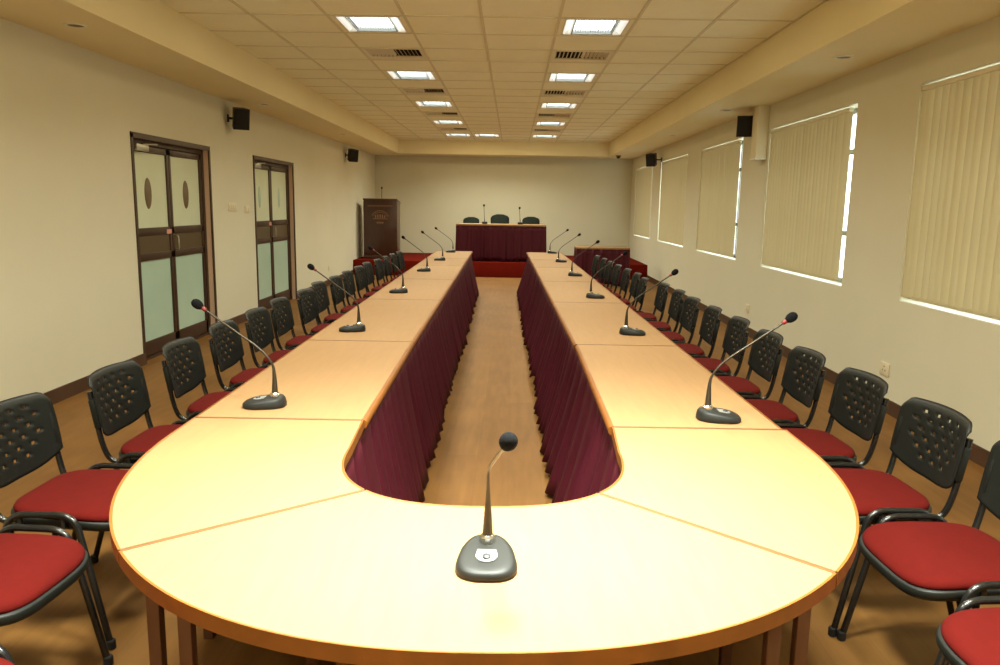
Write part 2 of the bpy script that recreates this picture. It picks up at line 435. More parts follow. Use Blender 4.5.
def downlight(x, y, label):
    m4 = Matrix.Translation((0,0,0))
    root = thing('downlight', label, 'light', (x, y, SZ), 0, 'unlit round downlights in the soffits')
    MB().lathe([(.075,0),(.075,-.006),(.06,-.008),(.055,-.002)], 24).build('trim_ring', M['ventpaint'], root)
    MB().lathe([(.055,-.001),(.05,-.0035),(.02,-.005),(0,-.005)], 24).build('lens', M['downl'], root)
for x, y, l in ((-3.07,5.52,'unlit round downlight in the left soffit, nearest the camera'),(-3.1,9.68,'unlit round downlight in the left soffit, above the nearer speaker'),(-3.0,13.6,'unlit round downlight in the left soffit, near the farther speaker'),
                (2.56,6.26,'unlit round downlight in the right soffit, nearest the camera'),(2.57,9.6,'unlit round downlight in the right soffit, beside the white wall box'),(2.6,12.9,'unlit round downlight in the right soffit, farthest from the camera')):
    downlight(x, y, l)
o = thing('dome_detector', 'small dark dome hanging under the right soffit by the far wall', 'detector', (2.42,18.1,SZ))
MB().lathe([(.06,0),(.06,-.02),(.045,-.025)],20).build('base', M['downl'], o)
MB().lathe([(.045,-.025),(.04,-.05),(.02,-.068),(0,-.072)],20).build('dome', M['spk'], o)

# ------------------------------------------------------------------ wall speakers, box, plates
def speaker(loc, rz, tilt, label, wall_dx):
    root = thing('wall_speaker', label, 'speaker', loc, rz, 'black wall speakers')
    rt = Matrix.Rotation(tilt, 3, 'X')
    # front faces local -Y
    bm = MB(); hw, hh, d = .094, .122, .16
    rings = []
    for y, s in ((-.09,1),(.09,.72)): rings.append([(rt @ Vector((x*s, y, z*(.94 if y > 0 else 1)))) for x, z in ((-hw,-hh),(hw,-hh),(hw,hh),(-hw,hh))])
    bm.rings(rings); bm.build('cabinet', M['spk'], root)
    g = MB(); g.box(rt @ Vector((0,-.094,0)), (.17,.012,.226), .004, rt); g.build('grille', M['spkgrill'], root)
    b = MB(); inv = Matrix.Rotation(-rz, 3, 'Z'); wv = inv @ Vector((wall_dx,0,0))
    b.tube([(0,.05,0),wv], .014, 8); b.box(wv*.985, (.03,.03,.09), .004, inv); b.build('bracket', M['spk'], root)
    return root
speaker((-3.31,9.4,2.525), R(32), R(14), 'black speaker on the left wall above and beyond the first door', XL+3.31)
speaker((-3.31,15.9,2.51), R(32), R(14), 'smaller looking black speaker far along the left wall past the doors', XL+3.31)
speaker((2.76,9.46,2.53), R(-12), R(8), 'black speaker on the right wall touching the white wall box', XR-2.76)
speaker((2.74,15.5,2.49), R(-30), R(14), 'smaller looking black speaker far along the right wall between the last two windows', XR-2.74)
o = thing('wall_box', 'tall white box fixed under the right soffit beside the speaker', 'box', (XR, 9.2, 2.13))
MB().bx(-.13,0,-.1,.1,0,.6,.004).build('casing', M['offwhite'], o)
MB().bx(-.135,0,-.105,.105,-.012,.006,.003).build('end_cap', M['white'], o)

def plate(x, y, z, w, h, label, sock=False, nx=1):
    o = thing('wall_socket' if sock else 'switch_plate', label, 'socket' if sock else 'switch', (x, y, z))
    MB().bx(0,.01*nx,-w/2,w/2,-h/2,h/2,.002).build('plate', M['offwhite'], o)
    if sock:
        b = MB()
        for dy, dz in ((-.02,-.01),(.02,-.01),(0,.02)): b.bx(.009*nx,.0115*nx,dy-.005,dy+.005,dz-.005,dz+.005)
        b.build('socket_holes', M['darkbtn'], o)
    else:
        n = max(2, int(w/.06)); b = MB()
        for i in range(n):
            c = -w/2+w*(i+.5)/n; b.bx(.009*nx,.015*nx,c-.016,c+.016,-.025,.025,.002)
        b.build('rocker_switches', M['offwhite'], o)
plate(XL, 9.42, 1.47, .26, .1, 'cream switch plate on the left wall just past the first door')
plate(XL, 9.95, 1.44, .16, .09, 'smaller cream switch plate on the left wall before the second door')
plate(XL, 14.33, .32, .12, .1, 'cream socket low on the left wall past the second door', True)
plate(XR, 5.87, .33, .14, .1, 'cream socket low on the right wall below the two nearest blinds', True, -1)
plate(XR, 9.4, .33, .12, .1, 'cream socket low on the right wall below the white wall box', True, -1)

# ------------------------------------------------------------------ conference tables
TY = .014
def tf(x, y): return (x*math.cos(TY)-y*math.sin(TY), x*math.sin(TY)+y*math.cos(TY))
A, B, Cx, D = -1.122, -.491, .424, 1.036
CN = .396; CI = .375; BN = -.480; BI_ = -.466; JR = 2.647
XC = (A+D)/2; XI = (BI_+CI)/2
TOP = .76; TH = .034
J = [2.68, 4.30, 6.25, 8.02, 9.86, 11.25, 13.05]

def bullnose(mb, path, side):
    """half-round band along a path (list of (x,y)); side=+1 bulges to the left of travel"""
    n = len(path); prof = [(0,-TH)]+[(.016*math.sin(q*PI/6), -TH/2-TH/2*math.cos(q*PI/6)) for q in range(1,6)]+[(0,0.0015)]
    vs = []
    for i in range(n):
        a = Vector(path[max(i-1,0)]); b = Vector(path[min(i+1,n-1)]); t = (b-a).normalized(); nn = Vector((-t.y, t.x))*side
        for d, z in prof+[(-.004,.0015),(-.004,-TH)]: vs.append((path[i][0]+nn.x*d, path[i][1]+nn.y*d, z))
    k = len(prof)+2
    fs = [(i*k+j, i*k+(j+1)%k, (i+1)*k+(j+1)%k, (i+1)*k+j) for i in range(n-1) for j in range(k)]
    fs += [tuple(range(k)), tuple(range((n-1)*k, n*k))]
    mb.add(vs, fs)

def leg_mesh(x, y, s=.034): return MB().bx(x-s/2,x+s/2,y-s/2,y+s/2,.0,TOP-TH,.003)

def table(name, label, outline, bands, legs, group, rails, joints=()):
    xs = [p[0] for p in outline]; ysx = [p[1] for p in outline]
    cx, cy = sum(xs)/len(xs), sum(ysx)/len(ysx)
    wx, wy = tf(cx, cy)
    root = thing(name, label, 'table', (wx, wy, 0), TY, group)
    sh = lambda pts: [(x-cx, y-cy) for x, y in pts]
    tt = MB().prism(sh(outline), TOP-TH, TOP).build('tabletop', M['maple'], root, smooth=20)
    tt.data.materials.append(M['rail'])              # raw brown edge seen down in the joints
    for p in tt.data.polygons:
        if abs(p.normal.z) < .5: p.material_index = 1
    for path, side in bands:
        b = MB(); bullnose(b, sh(path), side)
        for i in range(len(b.v)): b.v[i] = (b.v[i][0], b.v[i][1], b.v[i][2]+TOP)
        b.build('edge_band', M['edge'], root)
    for p, q in joints:                                  # brown lipping along the straight joint sides
        p, q = sh([p, q]); d = Vector((q[0]-p[0], q[1]-p[1]))
        MB().box(((p[0]+q[0])/2,(p[1]+q[1])/2,TOP-TH/2+.0005), (d.length,.0075,TH+.001), 0, Matrix.Rotation(math.atan2(d.y,d.x),3,'Z')).build('edge_band', M['lip'], root, smooth=0)
    for x, y in legs: leg_mesh(x-cx, y-cy).build('leg', M['legwood'], root)
    for (p, q, z) in rails:
        p, q = sh([p])[0], sh([q])[0]
        d = Vector((q[0]-p[0], q[1]-p[1])); ang = math.atan2(d.y, d.x)
        MB().box(((p[0]+q[0])/2,(p[1]+q[1])/2,z), (d.length,.022,.05), .002, Matrix.Rotation(ang,3,'Z')).build('rail', M['rail'], root)
    return root

G = .004
TN = ['second','third','fourth','fifth','sixth','farthest']
for si, (x0, x1, side) in enumerate(((A, B, 'left'), (Cx, D, 'right'))):
    for i in range(6):
        y0, y1 = J[i]+G, J[i+1]-G
        if si and i == 0: y0 = JR+G
        e = .016
        xa = xb = x0; xc = xd = x1
        if si == 0 and i == 0: xc, xd = BN, B
        if si == 1 and i == 0: xa, xb = CN, .430         # the nearest right-hand table stands slightly askew
        oi = [(xa+e,y0),(xc-e,y0),(xd-e,y1),(xb+e,y1)]
        bands = [([(xa+e,y0),(xb+e,y1)], 1), ([(xc-e,y0),(xd-e,y1)], -1)]
        if i == 5: bands.append(([(x0+e,y1),(x1-e,y1)], 1))
        lx0, lx1 = x0+.09, x1-.09; la, lb = y0+.1, y1-.1
        rails = [((lx0,la),(lx1,la),.69),((lx0,lb),(lx1,lb),.69),((lx0,la),(lx0,lb),.69),((lx1,la),(lx1,lb),.69),((lx0,la),(lx1,la),.14),((lx0,lb),(lx1,lb),.14)]
        lab = 'straight pale wood table in the %s arm of the horseshoe, %s' % (side, ['touching the curved corner','second from the curved corner','third from the curved corner','fourth from the curved corner','second from the stage end','closest to the stage'][i])
        table('conference_table', lab, oi, bands, [(lx0,la),(lx1,la),(lx1,lb),(lx0,lb)], 'straight tables of the horseshoe', rails, [(oi[0],oi[1]),(oi[2],oi[3])])

# the rounded near end, in three pieces
def sup(cx, cy, a, b, n, th):
    c, s = math.cos(th), math.sin(th)
    return (cx+a*math.copysign(abs(c)**(2/n), c), cy+b*math.copysign(abs(s)**(2/n), s))
YO, BO, NO = 2.5, 1.285, 2.22
YI, BI, NI = 2.36, .455, 2.5
e = .016
YR, DC = 2.45, D+.012                       # the right corner piece bulges a little more
def outer(th):
    if th > 1.5*PI: return sup(XC, YR, DC-XC-e, YR-(YO-BO)-e, NO, th)
    return sup(XC, YO, XC-A-e, BO-e, NO, th)
def inner(th): return sup(XI, YI, (CI-BI_)/2+e, BI+e, NI, th)
def arc(fn, t0, t1, n=28): return [fn(t0+(t1-t0)*i/n) for i in range(n+1)]
def find(fn, f):   # parameter where f crosses zero
    lo, hi = f[1], f[2]
    for _ in range(60):
        m = (lo+hi)/2
        if f[0](fn(m)) > 0: hi = m
        else: lo = m
    return lo
tLo = find(outer, (lambda p: p[0]+.85, PI, 1.5*PI))
tLi = find(inner, (lambda p: p[0]+.37, PI, 1.5*PI))
tRo = find(outer, (lambda p: p[0]-.745, 1.5*PI, 2*PI))
tRi = find(inner, (lambda p: p[0]-.285, 1.5*PI, 2*PI))
g = .004
def shift(pts, dx): return [(x+dx, y) for x, y in pts]
# left corner
op = [(A+e, J[0]-G)]+arc(outer, PI, tLo); ip = arc(inner, tLi, PI)+[(BN-e, J[0]-G)]
table('curved_table', 'curved pale wood corner table joining the left arm to the rounded front', op+ip, [(op,1),(ip,1)], [(-.905,1.87),(-1.02,2.50),(-.55,2.55),(-.56,2.14)],
      'curved tables at the rounded end', [((-1.02,2.50),(-.55,2.55),.69),((-.905,1.87),(-.56,2.14),.69),((-1.02,2.50),(-.55,2.55),.14)], [(op[0],ip[-1]),(op[-1],ip[0])])
op = arc(outer, tRo, 2*PI)+[(DC-e, JR-G)]; ip = [(CN+e, JR-G)]+arc(inner, 2*PI, tRi)
table('curved_table', 'curved pale wood corner table joining the right arm to the rounded front', op+ip, [(op,1),(ip,1)], [(.81,1.86),(.77,2.33),(.49,2.5),(.47,2.14)],
      'curved tables at the rounded end', [((.77,2.33),(.49,2.5),.69),((.81,1.86),(.47,2.14),.69),((.77,2.33),(.49,2.5),.16)], [(op[0],ip[-1]),(op[-1],ip[0])])
g2 = .012
def nud(fn, t, s): return fn(t+s)
op = arc(outer, tLo+.008, tRo-.008, 40); ip = arc(inner, tRi-.02, tLi+.02, 30)
table('curved_table', 'curved pale wood front table nearest the camera, carrying the silver-buttoned microphone', op+ip, [(op,1),(ip,1)], [(-.775,1.76),(.68,1.72),(-.40,1.84),(.34,1.84)],
      'curved tables at the rounded end', [((-.775,1.76),(-.40,1.84),.69),((.68,1.72),(.34,1.84),.69),((-.40,1.84),(.34,1.84),.69),((.68,1.72),(.34,1.84),.12)], [(op[0],ip[-1]),(op[-1],ip[0])])

# ------------------------------------------------------------------ pleated skirts
def skirt(name, label, path, flare, top, hem, cat='table skirt', seed=1, amp=(.006,.03), wl=.11, rz=TY, inward=1, group=None):
    rnd = random.Random(seed)
    P = [Vector(p) for p in path]; seg = [(P[i+1]-P[i]).length for i in range(len(P)-1)]; tot = sum(seg)
    n = int(tot/.014); vs = []; rows = 9
    ph = 0; cur = wl; nxt = 0; hems = hem
    for k in range(n+1):
        s = tot*k/n; q = s; i = 0
        while i < len(seg)-1 and q > seg[i]: q -= seg[i]; i += 1
        t = (P[i+1]-P[i]).normalized(); p = P[i]+t*q
        # softened normal near the path corners
        nn = Vector((-t.y, t.x))*inward
        ph += 2*PI*(tot/n)/cur
        if ph > nxt: cur = wl*rnd.uniform(.45,1.5); nxt = ph+2*PI; a1 = rnd.uniform(.5,1.4); hz = rnd.uniform(-.025,.025)
        w_ = math.sin(ph)+.35*math.sin(2*ph+1)
        hb = hems(s) if callable(hems) else hems
        for r in range(rows):
            f = r/(rows-1); z = top+(hb+hz*f-top)*f
            d = flare*f**1.2 + (amp[0]+(amp[1]-amp[0])*f)*w_*a1
            # gathered pinch just under the heading
            vs.append((p.x+nn.x*d, p.y+nn.y*d, z))
    fs = [(k*rows+r, (k+1)*rows+r, (k+1)*rows+r+1, k*rows+r+1) for k in range(n) for r in range(rows-1)]
    return vs, fs
def skirt_obj(name, label, cat, path, seed, flare=.05, top=TOP-TH-.004, hem=.05, loc=(0,0,0), rz=TY, amp=(.005,.036), wl=.2, heading=True, group=None):
    root = thing(name, label, cat, loc, rz, group)
    vs, fs = skirt(name, label, path, flare, top, hem, seed=seed, amp=amp, wl=wl)
    o = MB().add(vs, fs).build('pleated_cloth', M['skirt'], root, smooth=180)
    sd = o.modifiers.new('thickness', 'SOLIDIFY'); sd.thickness = .003; sd.offset = 0
    if heading:
        h = MB()
        for i in range(len(path)-1):
            a, b = Vector(path[i]), Vector(path[i+1]); d = b-a
            h.box(((a.x+b.x)/2,(a.y+b.y)/2,top-.02), (d.length+.004,.012,.045), 0, Matrix.Rotation(math.atan2(d.y,d.x),3,'Z'))
        h.build('heading_band', M['skirt'], root, smooth=0)
    return root
hemL = lambda s: .05+.03*math.sin(s*1.1)*(1 if s > 3 else .6)
ins = .03
def inner2(th): return sup(XI, YI, (CI-BI_)/2+ins, BI+ins, NI, th)
pathL = [(B-ins, 13.0), (B-ins, J[1]), (BN-ins, J[0])]+arc(inner2, PI, 1.5*PI-.01, 24)
pathR = arc(inner2, 1.5*PI+.01, 2*PI, 24)+[(CN+ins, JR), (.430+ins, J[1]), (Cx+ins+.004, J[1]+.1), (Cx+ins, 13.0)]
skirt_obj('table_skirt', 'maroon pleated skirt hanging along the inner edge of the left table arm', 'table skirt', pathL, 3, flare=.115, hem=hemL, group='maroon table skirts')
skirt_obj('table_skirt', 'maroon pleated skirt hanging along the inner edge of the right table arm', 'table skirt', pathR, 5, flare=.155, hem=lambda s: .055+.03*math.sin(s*1.3+1), group='maroon table skirts')

# ------------------------------------------------------------------ stacking chairs (face local +Y)
def make_chair():
    root = thing('stacking_chair', '', 'chair')
    W = .232; N = 48
    def ol(s, y0=-.205, y1=.225):
        pts = []
        for q in range(N):
            th = 2*PI*q/N; c, sn = math.cos(th), math.sin(th)
            x = math.copysign(abs(c)**.5, c)*W*s; y = math.copysign(abs(sn)**.5, sn)*s
            tap = 1-.06*max(0,-y)
            pts.append((x*tap, (y0+y1)/2+y*(y1-y0)/2))
        return pts
    def zy(y, x): return -.028*max(0, y/.225)**2.2 + .012*max(0, -y/.2)**2 + .006*(x/W)**2
    sh = MB()
    rr = [[(x,y,.410+zy(y,x)+.004) for x,y in ol(.84)], [(x,y,.416+zy(y,x)) for x,y in ol(.97)], [(x,y,.428+zy(y,x)) for x,y in ol(1.0)], [(x,y,.444+zy(y,x)) for x,y in ol(1.0)], [(x,y,.449+zy(y,x)) for x,y in ol(.985)]]
    sh.rings(rr); sh.build('seat_shell', M['plastic'], root, smooth=60)
    cu = MB()
    prof = [(.94,.446),(.962,.452),(.965,.460),(.945,.469),(.88,.476),(.7,.482),(.45,.484),(.2,.484)]
    cu.rings([[(x,y,z+zy(y,x)) for x,y in ol(s)] for s, z in prof]); cu.build('seat', M['red'], root, smooth=60)
    # perforated back shell
    nu, nv = 25, 24; holes = set()
    for a in range(6):
        j = 5+a*3; off = 0 if a % 2 == 0 else 2
        for i in range(4+off, nu-4, 4):
            if abs(i-nu//2) <= (8 if 0 < a else 5): holes.add((i, j))
    def bp(u, v):      # u -1..1 , v 0 bottom .. 1 top
        zb = .512+.052*abs(u)**3; zt = .798-.004*u*u-.026*max(0,(abs(u)-.82)/.18)**2.4
        z = zb+(zt-zb)*v
        wd = .214+.005*math.sin(v*PI)
        x = u*wd
        lean = (z-.5)*.17
        sag = .05*(1-u*u)
        lip = .014*max(0,(v-.88)/.12)**2
        return (x, -.205-lean-sag-lip, z)
    vs = [bp(-1+2*i/nu, j/nv) for j in range(nv+1) for i in range(nu+1)]
    fs = []
    for j in range(nv):
        for i in range(nu):
            if (i, j) in holes: continue
            a = j*(nu+1)+i; fs.append((a, a+1, a+nu+2, a+nu+1))
    bk = MB().add(vs, fs).build('backrest', M['plastic'], root, smooth=50)
    sd = bk.modifiers.new('thickness', 'SOLIDIFY'); sd.thickness = .0045; sd.offset = 0
    for s in (-1, 1):
        # upright, running from under the seat up into the backrest edge
        p = smooth_path([(s*.190,.02,.425),(s*.194,-.2,.425),(s*.206,-.228,.50),(s*.206,-.268,.74)], .07, 7)
        up = MB().tube(p, .0115, 10).build('back_upright', M['tube'], root, smooth=60)
        MB().box((s*.208,-.247,.645),(.03,.028,.13),.008,Matrix.Rotation(R(10),3,'X')).build('upright_sleeve', M['plastic'], up)
        lp = smooth_path([(s*.258,.19,.006),(s*.246,.09,.48),(s*.246,-.135,.48),(s*.258,-.27,.006)], .06, 7)
        lg = MB().tube(lp, .0115, 10).build('leg_frame', M['tube'], root, smooth=60)
        for (fx, fy) in ((s*.258,.19),(s*.258,-.27)):
            MB().lathe([(.013,0),(.0155,.003),(.0155,.03),(.0125,.034)], 12, Matrix.Translation((fx,fy,0))).build('foot_cap', M['rubber'], lg)
    cb = MB()
    for y in (.05,-.10): cb.tube([(-.246,y,.474 if False else .44),(-.2,y,.418),(.2,y,.418),(.246,y,.44)], .009, 8)
    for s in (-1,1):
        for y in (.05,-.10): cb.tube([(s*.246,y,.436),(s*.246,y,.478)], .009, 8)
    cb.build('seat_bars', M['tube'], root, smooth=60)
    return root

proto = make_chair()
used = False
def chair(x, y, rz, label, group):
    global used
    o = proto if not used else copy_tree(proto)
    used = True
    o.location = (x+(.015 if x > 0 else 0), y, 0); o.rotation_euler.z = rz; o['label'] = label; o['group'] = group
ORDN = ['first','second','third','fourth','fifth','sixth','seventh','eighth','ninth','tenth','eleventh','twelfth','thirteenth','fourteenth','fifteenth','sixteenth','seventeenth','last']
rnd = random.Random(11)
Lrow = [(-1.32,1.42,-6),(-1.53,2.06,-3),(-1.555,2.66,0),(-1.50,3.29,0),(-1.49,3.95,0),(-1.50,4.58,1),(-1.50,5.2,0),(-1.53,5.82,0),(-1.50,6.45,0),(-1.55,7.1,0),(-1.53,7.70,0),(-1.54,8.32,0),(-1.55,9.0,0),(-1.57,9.62,0),(-1.54,10.22,0),(-1.53,10.82,0),(-1.52,11.42,0),(-1.51,12.0,0)]
Rrow = [(1.36,1.74,4),(1.41,2.32,2),(1.37,2.86,0),(1.35,3.44,0),(1.31,4.01,0),(1.30,4.6,0),(1.29,5.2,0),(1.26,5.78,0),(1.24,6.37,0),(1.25,6.96,0),(1.23,7.56,0),(1.13,8.16,-2),(1.15,8.74,0),(1.13,9.34,0),(1.10,9.98,0),(1.08,10.6,0),(1.06,11.2,0),(1.03,11.85,0)]
ends_l = {0:'red seat corner only, at the bottom left corner of the photo', 1:'red seat at the left edge of the photo, its back cut off'}
ends_r = {0:'red seat corner only, at the bottom right corner of the photo', 1:'red seat at the right edge of the photo, its black back cut off'}
for row, rz, side, ex in ((Lrow, -PI/2, 'left', ends_l), (Rrow, PI/2, 'right', ends_r)):
    for i, (x, y, j) in enumerate(row):
        lab = 'stacking chair, %s' % ex[i] if i in ex else 'red seated chair with perforated black back, %s from the camera in the %s row' % (ORDN[i] if i < 17 else 'farthest', side)
        chair(x, y, rz+R(j+(rnd.uniform(-2,2) if i > 1 else 0)), lab, 'chairs along the %s side of the horseshoe' % side)

# ------------------------------------------------------------------ gooseneck microphones (speaker side = local +Y)
def make_mic(head, ring=True, mids=None):
    root = thing('desk_microphone', '', 'microphone')
    N = 40
    def ol(s):
        pts = []
        for q in range(N):
            th = 2*PI*q/N; c, sn = math.cos(th), math.sin(th)
            n = 2.7; y = math.copysign(abs(sn)**(2/n), sn); x = math.copysign(abs(c)**(2/n), c)
            w = .052+.025*(y+1)/2 - .006*max(0,y)**3
            pts.append((x*w*s, .040+y*.081*s))
        return pts
    def tz(y): return .046-.026*(y+.044)/.174
    b = MB()
    b.rings([[(x,y,0) for x,y in ol(.95)],[(x,y,.004) for x,y in ol(1)],[(x,y,.014) for x,y in ol(1)],[(x,y,.4*.014+.6*tz(y)) for x,y in ol(.95)],[(x,y,tz(y)*.96) for x,y in ol(.85)],[(x,y,tz(y)) for x,y in ol(.7)],[(x,y,tz(y)+.001) for x,y in ol(.3)]])
    b.build('base', M['micbody'], root, smooth=50)
    sl = math.atan2(-.026, .174); rot = Matrix.Rotation(sl, 3, 'X')
    bp = [(.024*math.cos(PI*q/10), .024*math.sin(PI*q/10)) for q in range(11)]+[(-.02,-.022),(.02,-.022)]
    p = MB(); p.prism(bp, 0, .003); p.v = [tuple(rot @ Vector(v)+Vector((0,.06,tz(.06)))) for v in p.v]
    pl = p.build('button_plate', M['silver'], root)
    q_ = MB(); q_.lathe([(.009,0),(.009,.006),(.006,.008),(0,.008)], 16); q_.v = [tuple(rot @ Vector(v)+Vector((0,.066,tz(.066)))) for v in q_.v]
    q_.build('talk_button', M['darkbtn'], pl)
    MB().lathe([(.018,.036),(.018,.05),(.014,.054),(.013,.056)], 20).build('collar', M['chrome'], root)
    hx, hy, hz = head
    m = mids or [(0,0,.05),(0,.0,.13),(0,.005,.168),(hx*.1,.05,.225),(hx*.55,hy*.55,.16+(hz-.16)*.6)]
    path = m+[(hx,hy,hz)]
    P = smooth_path(path, .05, 6)
    tot = len(P); rad = []
    for i, pt in enumerate(P):
        z = pt.z; rad.append(.0125-.0085*min(1, max(0,(z-.05)/.12)))
    MB().tube(P, rad, 10).build('gooseneck', M['micneck'], root, smooth=60)
    d = (Vector(path[-1])-Vector(path[-2])).normalized(); qq = d.to_track_quat('Z','Y').to_matrix().to_4x4()
    M4 = Matrix.Translation(path[-1]) @ qq
    ws = MB().lathe([(0,-.012),(.009,-.010),(.0155,0),(.0175,.009),(.0175,.019),(.0145,.028),(.008,.034),(0,.036)], 20, M4).build('windscreen', M['foam'], root, smooth=80)
    if ring:
        MB().lathe([(.007,-.026),(.008,-.024),(.008,-.012),(.007,-.010)], 14, M4).build('indicator_ring', M['redled'], root)
    return root

MGR = 'gooseneck microphones on the horseshoe'
fm = make_mic((-.04,.215,.335), ring=False, mids=[(0,0,.05),(0,.005,.14),(0,.03,.21),(-.005,.06,.235)])
fm.location = (-.043, 1.603, TOP); fm.rotation_euler.z = PI
fm['label'] = 'microphone with silver button plate on the rounded front table nearest the camera'; fm['group'] = MGR
# front mic faces the camera: local +Y -> -Y, so mirror the sideways lean
mic0 = make_mic((0,.275,.385))
first = True
def mic(x, y, rz, label, grp=MGR, z=TOP):
    global first
    o = mic0 if first else copy_tree(mic0); first = False
    o.location = (x, y, z); o.rotation_euler.z = rz; o['label'] = label; o['group'] = grp
MO = ['nearest the camera','second from the camera','third from the camera','fourth from the camera','second from the stage end','closest to the stage']
for i, (x, y, a) in enumerate([(-.905,2.84,0),(-.94,4.63,3),(-.965,6.72,0),(-1.0,8.95,-5),(-.985,10.78,0),(-.985,12.67,0)]):
    mic(x, y, PI/2+R(a), 'black gooseneck microphone on the left table arm, %s' % MO[i])
for i, (x, y, a) in enumerate([(.745,2.78,0),(.72,4.7,0),(.69,6.59,4),(.685,8.7,0),(.66,10.86,-3),(.635,12.87,0)]):
    mic(x, y, -PI/2+R(a), 'black gooseneck microphone on the right table arm, %s' % MO[i])

# ------------------------------------------------------------------ stage end
PZ = .325
o = thing('stage_platform', 'low red carpeted stage platform across the far end of the room', 'stage', (0,17.91,0))
MB().bx(XL+.005,XR-.005,-1.41,1.405,0,PZ,.012).build('platform', M['carpet'], o)
# head table
hx0, hx1 = -1.24, .73; hy0 = 16.72
o = thing('head_table', 'table on the stage with pale top behind a maroon skirt', 'table', ((hx0+hx1)/2, hy0+.35, PZ))
hw = (hx1-hx0)/2
MB().bx(-hw,hw,-.36,.36,.775,.81,.004).build('tabletop', M['maple'], o)
for sx in (-1,1):
    for sy in (-1,1): MB().bx(sx*(hw-.08)-.025,sx*(hw-.08)+.025,sy*.28-.025,sy*.28+.025,0,.775,.003).build('leg', M['legwood'], o)
MB().bx(-hw+.06,hw-.06,.25,.27,.3,.77).build('modesty_panel', M['rail'], o)
skirt_obj('table_skirt', 'maroon pleated skirt on the table up on the stage, below the three dark chairs', 'table skirt',
          [(hw-.004,.33),(hw-.004,-.335),(-hw+.004,-.335),(-hw+.004,.33)][::-1], 9, flare=-.0, top=.77, hem=.015, loc=((hx0+hx1)/2, hy0+.35, PZ), rz=0, amp=(.014,.034), wl=.17, group='maroon table skirts')
# side table
o = thing('side_table', 'small table with pale top edge before the right end of the stage', 'table', (1.78,15.25,0))
MB().bx(-.52,.52,-.3,.3,.73,.76,.004).build('tabletop', M['maple'], o)
for sx in (-1,1):
    for sy in (-1,1): MB().bx(sx*.45-.02,sx*.45+.02,sy*.22-.02,sy*.22+.02,0,.73,.003).build('leg', M['legwood'], o)
skirt_obj('table_skirt', 'maroon pleated skirt on the small table before the right end of the stage', 'table skirt',
          [(-.516,.28),(-.516,-.29),(.516,-.29),(.516,.28)], 13, flare=0, top=.726, hem=.03, loc=(1.78,15.25,0), rz=0, amp=(.005,.018), wl=.12, group='maroon table skirts')

# three executive chairs behind the head table (face local -Y towards the room)
def exec_chair(x, ht, w, label):
    root = thing('office_chair', label, 'chair', (x, 18.0, PZ), rnd.uniform(-.08,.08), 'dark chairs behind the head table')
    b = MB(); n = 16
    front = []; rows = []
    for k in range(n):
        t = k/(n-1); z = .5+(ht-.5)*t
        wz = w*(1-.12*(1-t))*(1 if t < .75 else math.sqrt(max(0.0,1-((t-.75)/.262)**2.6)))
        yy = .22+.10*t-.03*math.sin(t*PI)
        rows.append([( wz*math.cos(q*PI/10), yy-.045*abs(math.sin(q*PI/10))**.6*(1 if q <= 10 else -1), z) for q in range(20)])
    b.rings(rows); b.build('backrest', M['velvet'], root, smooth=60)
    s = MB(); N = 32
    def ol(k): return [(math.copysign(abs(math.cos(2*PI*q/N))**.6, math.cos(2*PI*q/N))*.25*k, -.02+math.copysign(abs(math.sin(2*PI*q/N))**.6, math.sin(2*PI*q/N))*.25*k) for q in range(N)]
    s.rings([[(x_,y_,z) for x_,y_ in ol(k)] for k, z in ((.9,.40),(1,.42),(1,.47),(.9,.5),(.5,.51))]); s.build('seat', M['velvet'], root, smooth=60)
    for sx in (-1,1):
        MB().tube(smooth_path([(sx*.22,-.1,.42),(sx*.28,-.15,.5),(sx*.28,-.12,.66),(sx*.28,.12,.66),(sx*.26,.24,.6)],.06), .016, 8).build('armrest', M['plastic'], root, smooth=60)
    MB().lathe([(.03,.06),(.03,.4)],12).build('column', M['tube'], root)
    l = MB()
    for q in range(5):
        a = 2*PI*q/5; l.tube([(0,0,.1),(.27*math.cos(a),.27*math.sin(a),.055)], [.025,.016], 8)
    l.build('star_base', M['plastic'], root)
    for q in range(5):
        a = 2*PI*q/5
        MB().lathe([(.012,-.012),(.027,-.01),(.027,.01),(.012,.012)], 12, Matrix.Translation((.27*math.cos(a),.27*math.sin(a),.027)) @ Matrix.Rotation(a,4,'Z') @ Matrix.Rotation(PI/2,4,'Y')).build('castor', M['rubber'], root)
    MB().tube(smooth_path([(0,.05,.41),(0,.3,.42),(0,.3,.62)],.05), .018, 8).build('back_bar', M['plastic'], root, smooth=60)
exec_chair(-.99, .935, .20, 'left of the three dark chairs behind the table on the stage')
exec_chair(-.30, 1.01, .23, 'middle and tallest of the three dark chairs behind the table on the stage')
exec_chair(.43, .965, .215, 'right of the three dark chairs behind the table on the stage')

def stand_mic(x, h, label):
    o = thing('table_microphone', label, 'microphone', (x, 16.95, PZ+.81), 0, 'straight microphones on the head table')
    MB().bx(-.06,.06,-.05,.06,0,.05,.015).build('base', M['micbody'], o)
    MB().tube([(0,0,.045),(-.01,0,.15),(-.02,-.01,h-.03)], [.01,.006,.0055], 8).build('stem', M['micneck'], o)
    MB().lathe([(0,-.03),(.016,-.02),(.022,0),(.02,.02),(0,.032)], 14, Matrix.Translation((-.02,-.01,h))).build('windscreen', M['foam'], o, smooth=80)
stand_mic(-.62, .40, 'left of the two straight microphones on the stage table, between the left and middle chairs')
stand_mic(.165, .355, 'right of the two straight microphones on the stage table, between the middle and right chairs')

